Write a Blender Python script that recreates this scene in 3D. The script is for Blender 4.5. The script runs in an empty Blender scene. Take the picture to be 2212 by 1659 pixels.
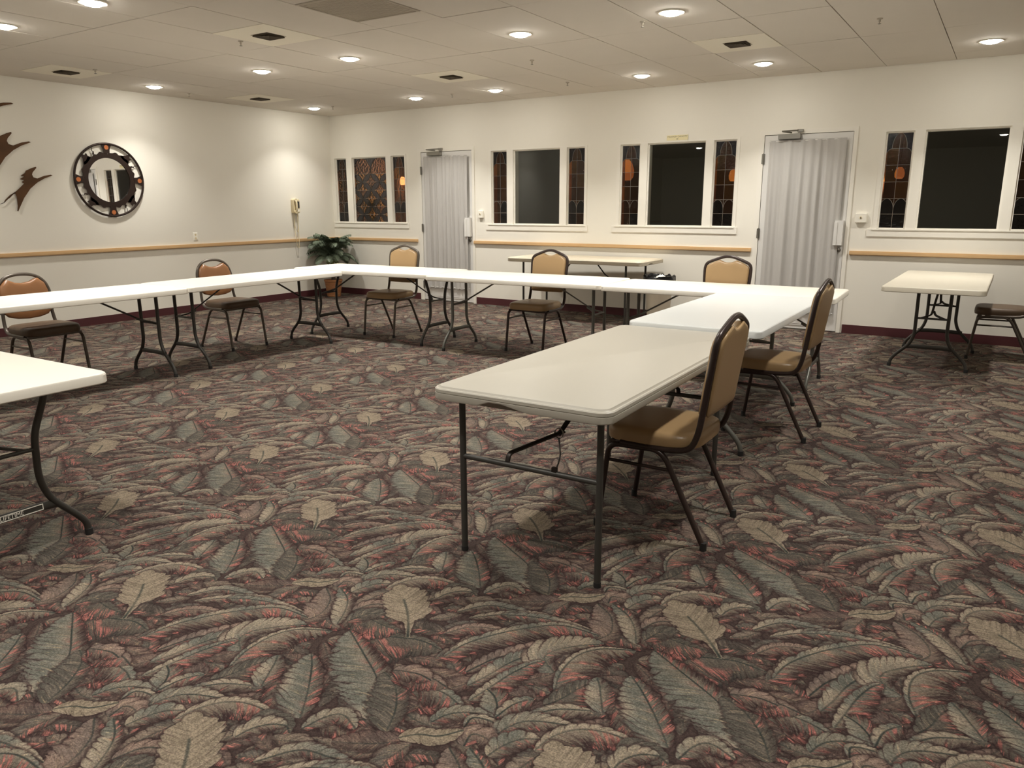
import bpy, math, random
import numpy as np
from mathutils import Vector, Matrix

# ---------------------------------------------------------------- camera, world, exposure
C = bpy.context.scene.collection
SC = bpy.context.scene
H = 2.83                                   # ceiling height
F_PX, YAW, PITCH, ROLL = 1639.683, 0.5717, 0.2320, -0.0038
CAM = Vector((9.453, -9.2516, 1.439))
cy, sy = math.cos(YAW), math.sin(YAW)
fwd = Vector((-sy*math.cos(PITCH), cy*math.cos(PITCH), -math.sin(PITCH)))
rgt = Vector((cy, sy, 0)); upv = rgt.cross(fwd)
r2 = rgt*math.cos(ROLL) + upv*math.sin(ROLL); u2 = r2.cross(fwd)
camd = bpy.data.cameras.new('camera'); cam = bpy.data.objects.new('camera', camd); C.objects.link(cam)
camd.sensor_fit = 'HORIZONTAL'; camd.sensor_width = 36; camd.lens = F_PX*36/2212; camd.clip_start = .02
M = Matrix((r2, u2, -fwd)).transposed().to_4x4(); M.translation = CAM
cam.matrix_world = M; SC.camera = cam

wd = bpy.data.worlds.new('world'); SC.world = wd; wd.use_nodes = True
wd.node_tree.nodes['Background'].inputs[0].default_value = (.010, .011, .014, 1)
wd.node_tree.nodes['Background'].inputs[1].default_value = .3
LAMP_W = 14.0                              # watts of each downlight
LAMP_COL = (1.0, .965, .90)
LENS_E = 85
SPREAD = 104
SC.view_settings.view_transform = 'Standard'; SC.view_settings.look = 'None'
SC.view_settings.gamma = 1; SC.view_settings.use_curve_mapping = False
SC.view_settings.exposure = 0.38
SC.cycles.use_denoising = True
SC.cycles.max_bounces = 8; SC.cycles.diffuse_bounces = 5; SC.cycles.transparent_max_bounces = 16
SC.cycles.sample_clamp_indirect = 8

# ---------------------------------------------------------------- helpers
PI = math.pi
def lin(c):
    c = c/255
    return c/12.92 if c <= .04045 else ((c+.055)/1.055)**2.4
def rgb(r, g, b): return (lin(r), lin(g), lin(b), 1)
def mat(name, col, rough=.5, metal=0, bump=0, bscale=200, var=0, vscale=6, coat=0, spec=.5):
    m = bpy.data.materials.new(name); m.use_nodes = True
    nt = m.node_tree; b = nt.nodes['Principled BSDF']
    b.inputs['Base Color'].default_value = col; b.inputs['Roughness'].default_value = rough
    b.inputs['Metallic'].default_value = metal; b.inputs['Coat Weight'].default_value = coat
    b.inputs['Specular IOR Level'].default_value = spec
    if bump or var:
        tc = nt.nodes.new('ShaderNodeTexCoord')
    if bump:
        n = nt.nodes.new('ShaderNodeTexNoise'); n.inputs['Scale'].default_value = bscale; n.inputs['Detail'].default_value = 3
        bp = nt.nodes.new('ShaderNodeBump'); bp.inputs['Strength'].default_value = bump; bp.inputs['Distance'].default_value = .002
        nt.links.new(tc.outputs['Object'], n.inputs['Vector']); nt.links.new(n.outputs['Fac'], bp.inputs['Height'])
        nt.links.new(bp.outputs['Normal'], b.inputs['Normal'])
    if var:
        n2 = nt.nodes.new('ShaderNodeTexNoise'); n2.inputs['Scale'].default_value = vscale; n2.inputs['Detail'].default_value = 4
        mx = nt.nodes.new('ShaderNodeMix'); mx.data_type = 'RGBA'
        mx.inputs['A'].default_value = tuple(x*(1-var) for x in col[:3])+(1,); mx.inputs['B'].default_value = tuple(min(1, x*(1+var)) for x in col[:3])+(1,)
        nt.links.new(tc.outputs['Object'], n2.inputs['Vector']); nt.links.new(n2.outputs['Fac'], mx.inputs['Factor'])
        nt.links.new(mx.outputs['Result'], b.inputs['Base Color'])
    return m
def glow(name, col, e):
    m = bpy.data.materials.new(name); m.use_nodes = True; nt = m.node_tree
    b = nt.nodes['Principled BSDF']; b.inputs['Base Color'].default_value = (0, 0, 0, 1)
    b.inputs['Emission Color'].default_value = col; b.inputs['Emission Strength'].default_value = e
    return m
def glass(name, col, refl=.06, rough=.0, ripple=0):
    m = bpy.data.materials.new(name); m.use_nodes = True; nt = m.node_tree
    nt.nodes.remove(nt.nodes['Principled BSDF'])
    out = nt.nodes['Material Output']
    t = nt.nodes.new('ShaderNodeBsdfTransparent'); t.inputs[0].default_value = tuple(c**.5 for c in col)    # two faces per sheet
    g = nt.nodes.new('ShaderNodeBsdfGlossy'); g.inputs['Roughness'].default_value = rough
    fr = nt.nodes.new('ShaderNodeFresnel'); fr.inputs['IOR'].default_value = 1.5
    ml = nt.nodes.new('ShaderNodeMath'); ml.operation = 'MULTIPLY'; ml.inputs[1].default_value = refl/.04
    mx = nt.nodes.new('ShaderNodeMixShader')
    nt.links.new(fr.outputs[0], ml.inputs[0]); nt.links.new(ml.outputs[0], mx.inputs[0])
    nt.links.new(t.outputs[0], mx.inputs[1]); nt.links.new(g.outputs[0], mx.inputs[2]); nt.links.new(mx.outputs[0], out.inputs[0])
    if ripple:
        tc = nt.nodes.new('ShaderNodeTexCoord'); n = nt.nodes.new('ShaderNodeTexNoise'); n.inputs['Scale'].default_value = 28
        bp = nt.nodes.new('ShaderNodeBump'); bp.inputs['Strength'].default_value = ripple; bp.inputs['Distance'].default_value = .004
        nt.links.new(tc.outputs['Object'], n.inputs['Vector']); nt.links.new(n.outputs['Fac'], bp.inputs['Height'])
        nt.links.new(bp.outputs['Normal'], g.inputs['Normal'])
    return m

class MB:
    def __init__(s): s.v = []; s.f = []
    def add(s, vs, fs):
        o = len(s.v); s.v += [tuple(v) for v in vs]; s.f += [tuple(i+o for i in f) for f in fs]; return s
    def box(s, x0, x1, y0, y1, z0, z1):
        return s.add([(x0,y0,z0),(x1,y0,z0),(x1,y1,z0),(x0,y1,z0),(x0,y0,z1),(x1,y0,z1),(x1,y1,z1),(x0,y1,z1)],
                     [(0,3,2,1),(4,5,6,7),(0,1,5,4),(1,2,6,5),(2,3,7,6),(3,0,4,7)])
    def tube(s, pts, r, n=10, closed=False, flat=1.0, flatdir=None):
        P = [Vector(p) for p in pts]; N = len(P); rings = []; nrm = None
        for i in range(N):
            a = P[i-1] if (i or closed) else P[i]; b = P[(i+1) % N] if (i < N-1 or closed) else P[i]
            t = (b-a).normalized()
            if nrm is None:
                ref = Vector(flatdir) if flatdir else (Vector((0,0,1)) if abs(t.z) < .9 else Vector((1,0,0)))
                nrm = (ref-t*ref.dot(t)).normalized()
            else: nrm = (nrm-t*nrm.dot(t)).normalized()
            bn = t.cross(nrm); rr = r[i] if isinstance(r, (list, tuple)) else r
            rings.append([P[i]+nrm*(math.cos(2*PI*k/n)*rr*flat)+bn*(math.sin(2*PI*k/n)*rr) for k in range(n)])
        vs = [v for rg in rings for v in rg]; fs = []
        for i in range(N if closed else N-1):
            j = (i+1) % N
            for k in range(n): fs.append((i*n+k, i*n+(k+1) % n, j*n+(k+1) % n, j*n+k))
        if not closed: fs += [tuple(range(n-1, -1, -1)), tuple((N-1)*n+k for k in range(n))]
        return s.add(vs, fs)
    def loft(s, rings, cap=True, closed=True):
        n = len(rings[0]); vs = [v for rg in rings for v in rg]; fs = []
        for i in range(len(rings)-1):
            for k in range(n if closed else n-1): fs.append((i*n+k, i*n+(k+1) % n, (i+1)*n+(k+1) % n, (i+1)*n+k))
        if cap: fs += [tuple(range(n-1, -1, -1)), tuple((len(rings)-1)*n+k for k in range(n))]
        return s.add(vs, fs)
    def lathe(s, prof, n=20, c=(0,0,0)):
        return s.loft([[(c[0]+r*math.cos(2*PI*k/n), c[1]+r*math.sin(2*PI*k/n), c[2]+z) for k in range(n)] for r, z in prof])
    def prism(s, poly, fn, d0, d1):
        # poly: 2D outline; fn(u, v, d) -> 3D
        n = len(poly); vs = [fn(u, v, d0) for u, v in poly]+[fn(u, v, d1) for u, v in poly]
        return s.add(vs, [tuple(range(n-1, -1, -1)), tuple(range(n, 2*n))]+[(k, (k+1) % n, n+(k+1) % n, n+k) for k in range(n)])
    def build(s, name, m, parent=None, smooth=True, ang=35):
        me = bpy.data.meshes.new(name); me.from_pydata(s.v, [], s.f); me.update()
        import bmesh
        bm = bmesh.new(); bm.from_mesh(me); bmesh.ops.recalc_face_normals(bm, faces=bm.faces); bm.to_mesh(me); bm.free()
        if smooth: me.shade_smooth(); me.set_sharp_from_angle(angle=math.radians(ang))
        for x in (m if isinstance(m, (list, tuple)) else [m]): me.materials.append(x)
        o = bpy.data.objects.new(name, me); C.objects.link(o)
        if parent: o.parent = parent
        return o
def tag(o, label=None, cat=None, group=None, kind=None):
    for k, v in (('label', label), ('category', cat), ('group', group), ('kind', kind)):
        if v: o[k] = v
    return o
def thing(name, label, cat, loc=(0,0,0), rz=0, group=None):
    o = bpy.data.objects.new(name, None); C.objects.link(o); o.empty_display_size = .1
    o.location = loc; o.rotation_euler = (0, 0, rz)
    return tag(o, label, cat, group)
def dup(root, loc, rz, label, group=None):
    def cp(o, par):
        c = o.copy(); C.objects.link(c)
        if par: c.parent = par
        for ch in [x for x in KIDS.get(o.name, [])]: cp(ch, c)
        return c
    KIDS = {}
    for o in bpy.data.objects:
        if o.parent: KIDS.setdefault(o.parent.name, []).append(o)
    r = cp(root, None); r.location = loc; r.rotation_euler = (0, 0, rz); r['label'] = label
    if group: r['group'] = group
    return r
def fillet(pts, rad, n=5):
    P = [Vector(p) for p in pts]; out = [P[0]]
    for i in range(1, len(P)-1):
        a, b, c = P[i-1], P[i], P[i+1]
        rr = rad[i] if isinstance(rad, dict) and i in rad else (rad if not isinstance(rad, dict) else .03)
        d1 = min(rr, (a-b).length*.48); d2 = min(rr, (c-b).length*.48)
        s, e = b+(a-b).normalized()*d1, b+(c-b).normalized()*d2
        for k in range(n+1):
            t = k/n; out.append(s*(1-t)**2+b*(2*t*(1-t))+e*t*t)
    return out+[P[-1]]
def rrect(L, W, r, n=6, sub=1):
    out = []
    for cx, cyy, a0 in ((L/2-r, W/2-r, 0), (-L/2+r, W/2-r, 90), (-L/2+r, -W/2+r, 180), (L/2-r, -W/2+r, 270)):
        for k in range(n+1):
            a = math.radians(a0+90*k/n); out.append((cx+r*math.cos(a), cyy+r*math.sin(a)))
    if sub > 1:
        o2 = []
        for i, p in enumerate(out):
            q = out[(i+1) % len(out)]; o2.append(p)
            if math.hypot(q[0]-p[0], q[1]-p[1]) > .3:
                for k in range(1, sub): o2.append((p[0]+(q[0]-p[0])*k/sub, p[1]+(q[1]-p[1])*k/sub))
        out = o2
    return out
def text(name, s, size, m, parent, loc, rot, align='CENTER'):
    cu = bpy.data.curves.new(name, 'FONT'); cu.body = s; cu.size = size; cu.align_x = align; cu.align_y = 'CENTER'; cu.extrude = .0004
    to = bpy.data.objects.new(name+'_curve', cu); C.objects.link(to)
    dg = bpy.context.evaluated_depsgraph_get(); me = bpy.data.meshes.new_from_object(to.evaluated_get(dg))
    bpy.data.objects.remove(to); me.materials.clear(); me.materials.append(m)
    o = bpy.data.objects.new(name, me); C.objects.link(o); o.location = loc; o.rotation_euler = rot
    if parent: o.parent = parent
    return o

# ---------------------------------------------------------------- materials
WALL = mat('wall_paint', rgb(235, 231, 220), .62, bump=.12, bscale=90, var=.02, vscale=2)
CEIL = mat('ceiling_tile', rgb(220, 213, 203), .9, bump=.25, bscale=260, var=.03, vscale=3)
CEILBACK = mat('ceiling_gap', rgb(110, 98, 82), .9)
VENTWHITE = mat('vent_panel', rgb(238, 232, 216), .6)
TRIMW = mat('white_trim', rgb(236, 232, 222), .4)
DOORW = mat('door_paint', rgb(222, 220, 216), .42)
RAIL = mat('chair_rail', rgb(205, 170, 124), .5, var=.08, vscale=5)
BASE = mat('baseboard_vinyl', rgb(74, 30, 34), .6)
PLASTIC = mat('table_plastic_cream', rgb(229, 224, 212), .4, bump=.06, bscale=600)
PLASTICB = mat('table_plastic_white', rgb(206, 208, 206), .38, bump=.06, bscale=600)
PLASTICN = mat('table_plastic_beige', rgb(172, 167, 155), .4, bump=.08, bscale=500)
PLASTICG = mat('table_plastic_speckled', rgb(196, 186, 166), .45, var=.10, vscale=160)
PLASTICR = mat('table_plastic_toned_down', rgb(206, 199, 182), .42, bump=.08, bscale=500)  # cream darkened in the colour to tone down the overbright right-hand table
STEEL = mat('table_leg_steel', rgb(66, 64, 60), .42, .35)
STEELG = mat('table_leg_grey', rgb(104, 104, 98), .4, .45)
RUBBER = mat('rubber', rgb(30, 29, 28), .7)
FRAME = mat('chair_frame', rgb(52, 40, 36), .32, .3)
FRAMEG = mat('chair_frame_grey', rgb(86, 78, 70), .34, .4)
TAN = mat('tan_vinyl', rgb(154, 127, 91), .34, bump=.10, bscale=220, var=.04, vscale=4)
BROWN = mat('brown_vinyl', rgb(134, 92, 58), .34, bump=.10, bscale=220, var=.10, vscale=10)
SEATB = mat('brown_seat_vinyl_shaded', rgb(84, 66, 48), .5, bump=.12, bscale=160, var=.12, vscale=14)  # seat brown, darkened further for the shade the tables throw on it
CURT = mat('curtain_sheer', rgb(184, 181, 177), .8)
CHROME = mat('brushed_metal', rgb(150, 147, 140), .3, .9)
DARKM = mat('dark_metal', rgb(44, 38, 34), .4, .6)
RUST = mat('rusted_steel', rgb(84, 56, 30), .5, .45, var=.55, vscale=7)
IRON = mat('dark_iron', rgb(48, 34, 28), .45, .5, var=.25, vscale=8)
COPPER = mat('copper_disc', rgb(206, 128, 82), .35, .7, var=.12, vscale=30)
MIRROR = mat('mirror_glass', (.9, .9, .9, 1), .01, 1.0)
CREAM = mat('cream_plastic', rgb(226, 212, 176), .4)
DARKP = mat('dark_plastic', rgb(54, 52, 52), .4)
WHITEP = mat('white_plastic', rgb(238, 234, 222), .4)
BAG = mat('black_bag', rgb(18, 18, 19), .28, bump=.4, bscale=40)
BIN = mat('bin_plastic', rgb(226, 218, 200), .45)
LEAF = mat('palm_leaf', rgb(104, 116, 96), .6, var=.35, vscale=9)
LEAFY = mat('palm_leaf_young', rgb(150, 152, 78), .5, var=.15, vscale=9)
TRUNK = mat('palm_trunk', rgb(66, 54, 42), .85, bump=.5, bscale=60)
WICKER = mat('wicker', rgb(150, 100, 60), .7, var=.2, vscale=40)
VENTD = mat('vent_dark', rgb(92, 82, 68), .6)
GRILLE = mat('grille_grey', rgb(186, 177, 162), .6, var=.06, vscale=3)
LENS = glow('lamp_lens', (1, .955, .86, 1), LENS_E)
PANE = glass('window_glass', (.80, .84, .82, 1), .05)
AMBER = glass('amber_glass', (.80, .34, .11, 1), .045, .04, .5)
AMBER2 = glass('brown_glass', (.50, .20, .10, 1), .045, .05, .5)
SMOKE = glass('dark_glass', (.10, .075, .085, 1), .05, .05, .6)
CAME = mat('lead_came', rgb(128, 118, 108), .5, .4); CAMED = mat('dark_lead_came', rgb(48, 42, 38), .6, .3)
HALLW = mat('hall_wall', rgb(104, 108, 104), .9)
HALLD = mat('hall_dark', rgb(60, 40, 32), .9)

# ---------------------------------------------------------------- carpet print
def carpet_pixels(LEAVES):
    # one printed repeat of the leaf carpet (two half-drop columns), painted leaf by leaf; H x W x 3, sRGB values
    PX, PY = .94, 0.905
    W, H = 980, 944
    rng = np.random.default_rng(11)
    def vnoise(u, v, seed):
        ui = np.floor(u).astype(np.int64); vi = np.floor(v).astype(np.int64)
        fu = u - ui; fv = v - vi
        fu = fu*fu*(3-2*fu); fv = fv*fv*(3-2*fv)
        def h(a, b):
            n = (a*374761393 + b*668265263 + seed*1442695041) & 0xffffffff
            n = ((n ^ (n >> 13))*1274126177) & 0xffffffff
            return ((n ^ (n >> 16)) & 0xffff)/65535.0
        return (h(ui,vi)*(1-fu)+h(ui+1,vi)*fu)*(1-fv) + (h(ui,vi+1)*(1-fu)+h(ui+1,vi+1)*fu)*fv
    C = lambda *c: np.array(c, float)/255
    LIGHT, MID, DEEP = C(166,152,130), C(122,108,95), C(66,44,43)
    TEAL, DTEAL, SAL, PALE, ROSE = C(116,120,112), C(64,72,68), C(186,94,76), C(158,142,118), C(132,92,84)
    img = np.empty((H, W, 3)); img[:] = MID*.45 + DEEP*.55
    def leaf(st, wl, wr, pts, seed, under=False):
        P = np.array(pts, float)
        Q = np.vstack([2*P[0]-P[1], P, 2*P[-1]-P[-2]])
        S = []
        for i in range(1, len(Q)-2):
            for t in np.linspace(0, 1, 7, endpoint=False):
                a, b, c, d = Q[i-1:i+3]
                S.append(.5*((2*b)+(c-a)*t+(2*a-5*b+4*c-d)*t*t+(3*b-a-3*c+d)*t**3))
        S.append(P[-1]); S = np.array(S)
        m = max(wl, wr)*1.1+.012
        lo = S.min(0)-m; hi = S.max(0)+m
        ii = np.arange(int(np.floor(lo[0]/PX*W)), int(np.ceil(hi[0]/PX*W))+1)
        jj = np.arange(int(np.floor(lo[1]/PY*H)), int(np.ceil(hi[1]/PY*H))+1)
        X, Y = np.meshgrid((ii+.5)/W*PX, (jj+.5)/H*PY)
        best = np.full(X.shape, 1e9); sd = np.zeros_like(X); sp = np.zeros_like(X)
        seg = np.diff(S, axis=0); sl = np.hypot(*seg.T); cum = np.concatenate([[0], np.cumsum(sl)]); T = cum[-1]
        for k in range(len(seg)):
            dx, dy = X-S[k,0], Y-S[k,1]
            t = np.clip((dx*seg[k,0]+dy*seg[k,1])/sl[k]**2, 0, 1)
            d2 = (dx-t*seg[k,0])**2+(dy-t*seg[k,1])**2
            u = d2 < best
            best = np.where(u, d2, best)
            sd = np.where(u, np.sign(seg[k,0]*dy-seg[k,1]*dx)*np.sqrt(d2), sd); sp = np.where(u, cum[k]+t*sl[k], sp)
        keep = np.abs(sd) < np.where(sd > 0, wl, wr)*1.1+.011
        II, JJ = np.meshgrid(ii, jj)
        II, JJ, sd, sp = II[keep], JJ[keep], sd[keep], sp[keep]
        blk = II // W; II = II - blk*W; JJ = (JJ - blk*(H//2)) % H
        s = sp/T; pale = st in 'pP'
        if st == 'P': prof = np.where(s < .3, .10+2.0*s*s, np.clip(.28+1.1*np.sqrt(np.clip((s-.3)/.32, 0, 1)), 0, 1))*np.clip((1.02-s)/.14, .02, 1)**.5
        else: prof = np.clip(np.sin(np.pi*np.clip(s, 0, 1)**.85), 0, 1)**.55
        side = sd > 0; wd = np.where(side, wl, wr); ad = np.abs(sd)
        slant = sp - ad*.8
        vein = slant/.034 + 1.3*vnoise(slant*17, ad*22, seed+5)
        lob = vein - np.floor(vein)
        lobamp = .13 if pale else .16
        edge = np.maximum(prof*wd*(1-lobamp*(1-np.sin(np.pi*lob))-.14*vnoise(sp*70, ad*8+side*50, seed)), 1e-4)
        t = ad/edge; ins = t < 1
        strk = vnoise(slant*130, ad*14+side*31, seed+1)
        strk2 = vnoise(slant*360, ad*30+side*77, seed+2)
        big = vnoise(sp*12, sd*12+9, seed+3)
        sl_ = strk*.6+strk2*.4
        base = LIGHT+(TEAL*.7+LIGHT*.3-LIGHT)*np.clip((big-.35)*3, 0, 1)[:, None] if not pale else np.broadcast_to(PALE, s.shape+(3,))
        dark = MID if not pale else MID*.5+PALE*.5
        # each leaf is drawn rounded: pale along its far edge, fading to burgundy and salmon along the near edge
        d0 = S[-1]-S[0]; flip = 1 if .85*d0[1]+.55*d0[0] > 0 else -1
        g = .5-.5*flip*np.where(side, 1, -1)*np.clip(t, 0, 1)
        f = np.clip(g*1.25-.25+(sl_-.5)*1.0, 0, 1)[:, None]
        if pale: f = np.clip((sl_-.38)*1.5+t*.15, 0, .8)[:, None]
        if st == 'b': base = base*.6+ROSE*.4
        if st == 'd': base = MID*.7+DTEAL*.4
        if under: base = base*.72+DEEP*.28
        col = base*(1-f)+dark*f
        wide = wd > .055
        if not pale:
            sh = np.clip((g-.60)*2.3+(sl_-.5)*2.2, 0, 1)*np.where(wide, .9, .65)
            sh = np.maximum(sh, np.clip((t-.78)*3+(sl_-.5)*2, 0, 1)*.5)
            col = col*(1-sh[:, None])+(DEEP if st != 'd' else DTEAL*.6+DEEP*.4)*sh[:, None]
            red = np.clip((vnoise(sp*26, sd*26, seed+8)+big*.6+np.where(wide, .15, 0)-.80)*4, 0, 1)
            sal = np.clip((strk*.6+strk2*.6-.58)*6, 0, 1)*np.clip((g-.38)*3.5, 0, 1)*red*.75
            col = col*(1-sal[:, None])+SAL*sal[:, None]
            gold = (strk2 > .84) & (t < .6)
            col = np.where(gold[:, None], col*.65+C(190,160,108)*.35, col)
        col = col*(.80+.42*sl_)[:, None]
        gap = np.clip((np.abs(lob-.5)-.41)/.09, 0, 1)*np.clip((t-.3)/.5, 0, 1)*(.35 if pale else .75)
        col = col*(1-gap[:, None])+DEEP*gap[:, None]
        rim = np.clip((t-.92)/.08, 0, 1)[:, None]*(.4 if pale else .6)
        col = col*(1-rim)+(DEEP if not pale else MID*.8)*rim
        mrw = .0034 if st != 'P' else .0055
        mr = np.clip(1.3-ad/mrw, 0, 1)*(s < (.75 if st == 'P' else 1.1))*(.35+.6*vnoise(sp*9, sp*0, seed+4))
        if under: mr = mr*.5
        col = col*(1-mr[:, None])+DTEAL*mr[:, None]
        sub = img[JJ, II]
        halo = (np.clip(1-(ad-edge)/.009, 0, 1)*(~ins)*(prof > .1)*.6)[:, None]
        sub = sub*(1-halo)+DEEP*halo
        a = (np.clip((1-t)*edge/.0016, 0, 1)*ins)[:, None]
        img[JJ, II] = sub*(1-a)+col*a
    for k in range(130):        # under-layer: small leaflets everywhere
        x, y = rng.random()*PX, rng.random()*PY
        a = rng.normal(.25, .8)+(np.pi if rng.random() < .5 else 0); l = rng.uniform(.14, .26); w = rng.uniform(.020, .042); cv = rng.normal(0, .5)
        pts = [(x, y), (x+l*.5*np.cos(a), y+l*.5*np.sin(a)), (x+l*.5*np.cos(a)+l*.5*np.cos(a+cv), y+l*.5*np.sin(a)+l*.5*np.sin(a+cv))]
        leaf('abdaab'[rng.integers(6)], w, w*1.6, pts, 500+k, True)
    for k, (st, wl, wr, pts) in enumerate(LEAVES):
        leaf(st, wl, wr, pts, 40+k*13)
    img = .44*(img/.44)**1.26
    img = np.concatenate([img, np.roll(img, H//2, axis=0)], axis=1)
    X, Y = np.meshgrid(np.arange(W*2), np.arange(H))
    # the weave: rows of tufts, each a slightly different yarn
    tx, ty = X*PX/W/.0042, Y*PY/H/.0032
    tuft = np.random.default_rng(5).random((300, 460))[ty.astype(int) % 283, tx.astype(int) % 448]
    img *= (.84+.30*tuft)[..., None]
    return np.clip(img, 0, 1)


LEAVES=[
 ('d', 0.03, 0.17, [(8.689, -7.105), (8.782, -7.063), (8.881, -7.027), (8.979, -7.035)]),
 ('d', 0.03, 0.13, [(8.566, -7.035), (8.632, -7.018), (8.717, -7.024), (8.783, -7.017)]),
 ('b', 0.1, 0.05, [(8.419, -7.189), (8.464, -7.1), (8.421, -6.998), (8.339, -6.939)]),
 ('a', 0.06, 0.03, [(8.566, -7.107), (8.524, -7.024), (8.467, -6.955), (8.386, -6.909)]),
 ('a', 0.04, 0.03, [(7.934, -7.265), (8.0, -7.168), (8.086, -7.142), (8.185, -7.127)]),
 ('a', 0.03, 0.04, [(7.994, -7.275), (8.083, -7.192), (8.185, -7.127), (8.283, -7.106)]),
 ('a', 0.03, 0.05, [(8.077, -7.195), (8.165, -7.153), (8.26, -7.126), (8.405, -7.112)]),
 ('b', 0.03, 0.06, [(7.981, -7.406), (8.03, -7.325), (8.11, -7.286), (8.176, -7.282)]),
 ('a', 0.03, 0.11, [(8.064, -7.512), (8.081, -7.415), (8.131, -7.317), (8.206, -7.219), (8.302, -7.139), (8.446, -7.129)]),
 ('b', 0.05, 0.05, [(8.176, -7.544), (8.211, -7.436), (8.278, -7.337), (8.353, -7.243), (8.454, -7.157)]),
 ('a', 0.05, 0.05, [(8.221, -7.597), (8.244, -7.522), (8.267, -7.422), (8.311, -7.327), (8.362, -7.26)]),
 ('a', 0.09, 0.04, [(8.412, -7.394), (8.349, -7.348), (8.353, -7.289), (8.414, -7.216), (8.476, -7.165)]),
 ('a', 0.02, 0.14, [(8.463, -7.483), (8.43, -7.383), (8.432, -7.273), (8.48, -7.198), (8.582, -7.144)]),
 ('a', 0.03, 0.07, [(8.268, -7.654), (8.282, -7.578), (8.301, -7.475), (8.327, -7.395), (8.354, -7.356)]),
 ('d', 0.05, 0.08, [(8.469, -7.553), (8.495, -7.5), (8.52, -7.417), (8.552, -7.357)]),
 ('a', 0.03, 0.09, [(8.073, -7.691), (8.13, -7.665), (8.203, -7.667), (8.286, -7.696)]),
 ('a', 0.06, 0.05, [(8.628, -7.488), (8.597, -7.435), (8.564, -7.38), (8.538, -7.345)]),
 ('a', 0.11, 0.05, [(8.843, -7.526), (8.771, -7.432), (8.689, -7.339), (8.625, -7.28)]),
 ('a', 0.15, 0.06, [(9.021, -7.42), (8.966, -7.326), (8.89, -7.258), (8.779, -7.193), (8.634, -7.111)]),
 ('d', 0.1, 0.04, [(9.092, -7.435), (9.045, -7.342), (8.971, -7.262), (8.895, -7.227)]),
 ('b', 0.03, 0.1, [(7.992, -7.692), (8.043, -7.639), (8.112, -7.626), (8.173, -7.637)]),
 ('a', 0.06, 0.06, [(8.377, -7.674), (8.352, -7.628), (8.318, -7.594), (8.282, -7.578)]),
 ('a', 0.04, 0.05, [(8.232, -7.792), (8.254, -7.735), (8.299, -7.697), (8.373, -7.676)]),
 ('a', 0.06, 0.03, [(8.428, -7.543), (8.407, -7.565), (8.386, -7.606), (8.377, -7.674)]),
 ('a', 0.05, 0.03, [(8.596, -7.5), (8.518, -7.54), (8.476, -7.585), (8.446, -7.647)]),
 ('a', 0.02, 0.07, [(8.326, -7.758), (8.324, -7.708), (8.386, -7.695), (8.417, -7.725)]),
 ('a', 0.05, 0.05, [(8.417, -7.773), (8.429, -7.692), (8.471, -7.632), (8.586, -7.584)]),
 ('b', 0.05, 0.05, [(8.37, -7.819), (8.362, -7.768), (8.409, -7.762), (8.454, -7.796)]),
 ('a', 0.05, 0.05, [(8.446, -7.816), (8.459, -7.762), (8.487, -7.713), (8.534, -7.683)]),
 ('a', 0.03, 0.1, [(8.542, -7.732), (8.558, -7.651), (8.608, -7.587), (8.684, -7.559), (8.789, -7.56)]),
 ('d', 0.04, 0.08, [(8.727, -7.607), (8.763, -7.569), (8.82, -7.564), (8.866, -7.586)]),
 ('a', 0.05, 0.04, [(8.751, -7.681), (8.762, -7.63), (8.792, -7.589), (8.836, -7.568)]),
 ('a', 0.04, 0.05, [(8.882, -7.554), (8.902, -7.48), (8.938, -7.449), (9.01, -7.473)]),
 ('b', 0.05, 0.06, [(8.914, -7.205), (8.955, -7.189), (9.001, -7.178), (9.051, -7.183)]),
 ('b', 0.04, 0.05, [(8.548, -7.009), (8.571, -6.943), (8.616, -6.914), (8.667, -6.92)]),
 ('d', 0.05, 0.05, [(8.582, -7.074), (8.61, -6.994), (8.663, -6.974), (8.69, -6.981)]),
 ('p', 0.035, 0.045, [(8.197, -7.889), (8.235, -7.848), (8.287, -7.824), (8.332, -7.766)]),
 ('P', 0.085, 0.1, [(6.948, -7.939), (6.889, -7.865), (6.812, -7.787), (6.701, -7.696)]),
]


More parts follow.
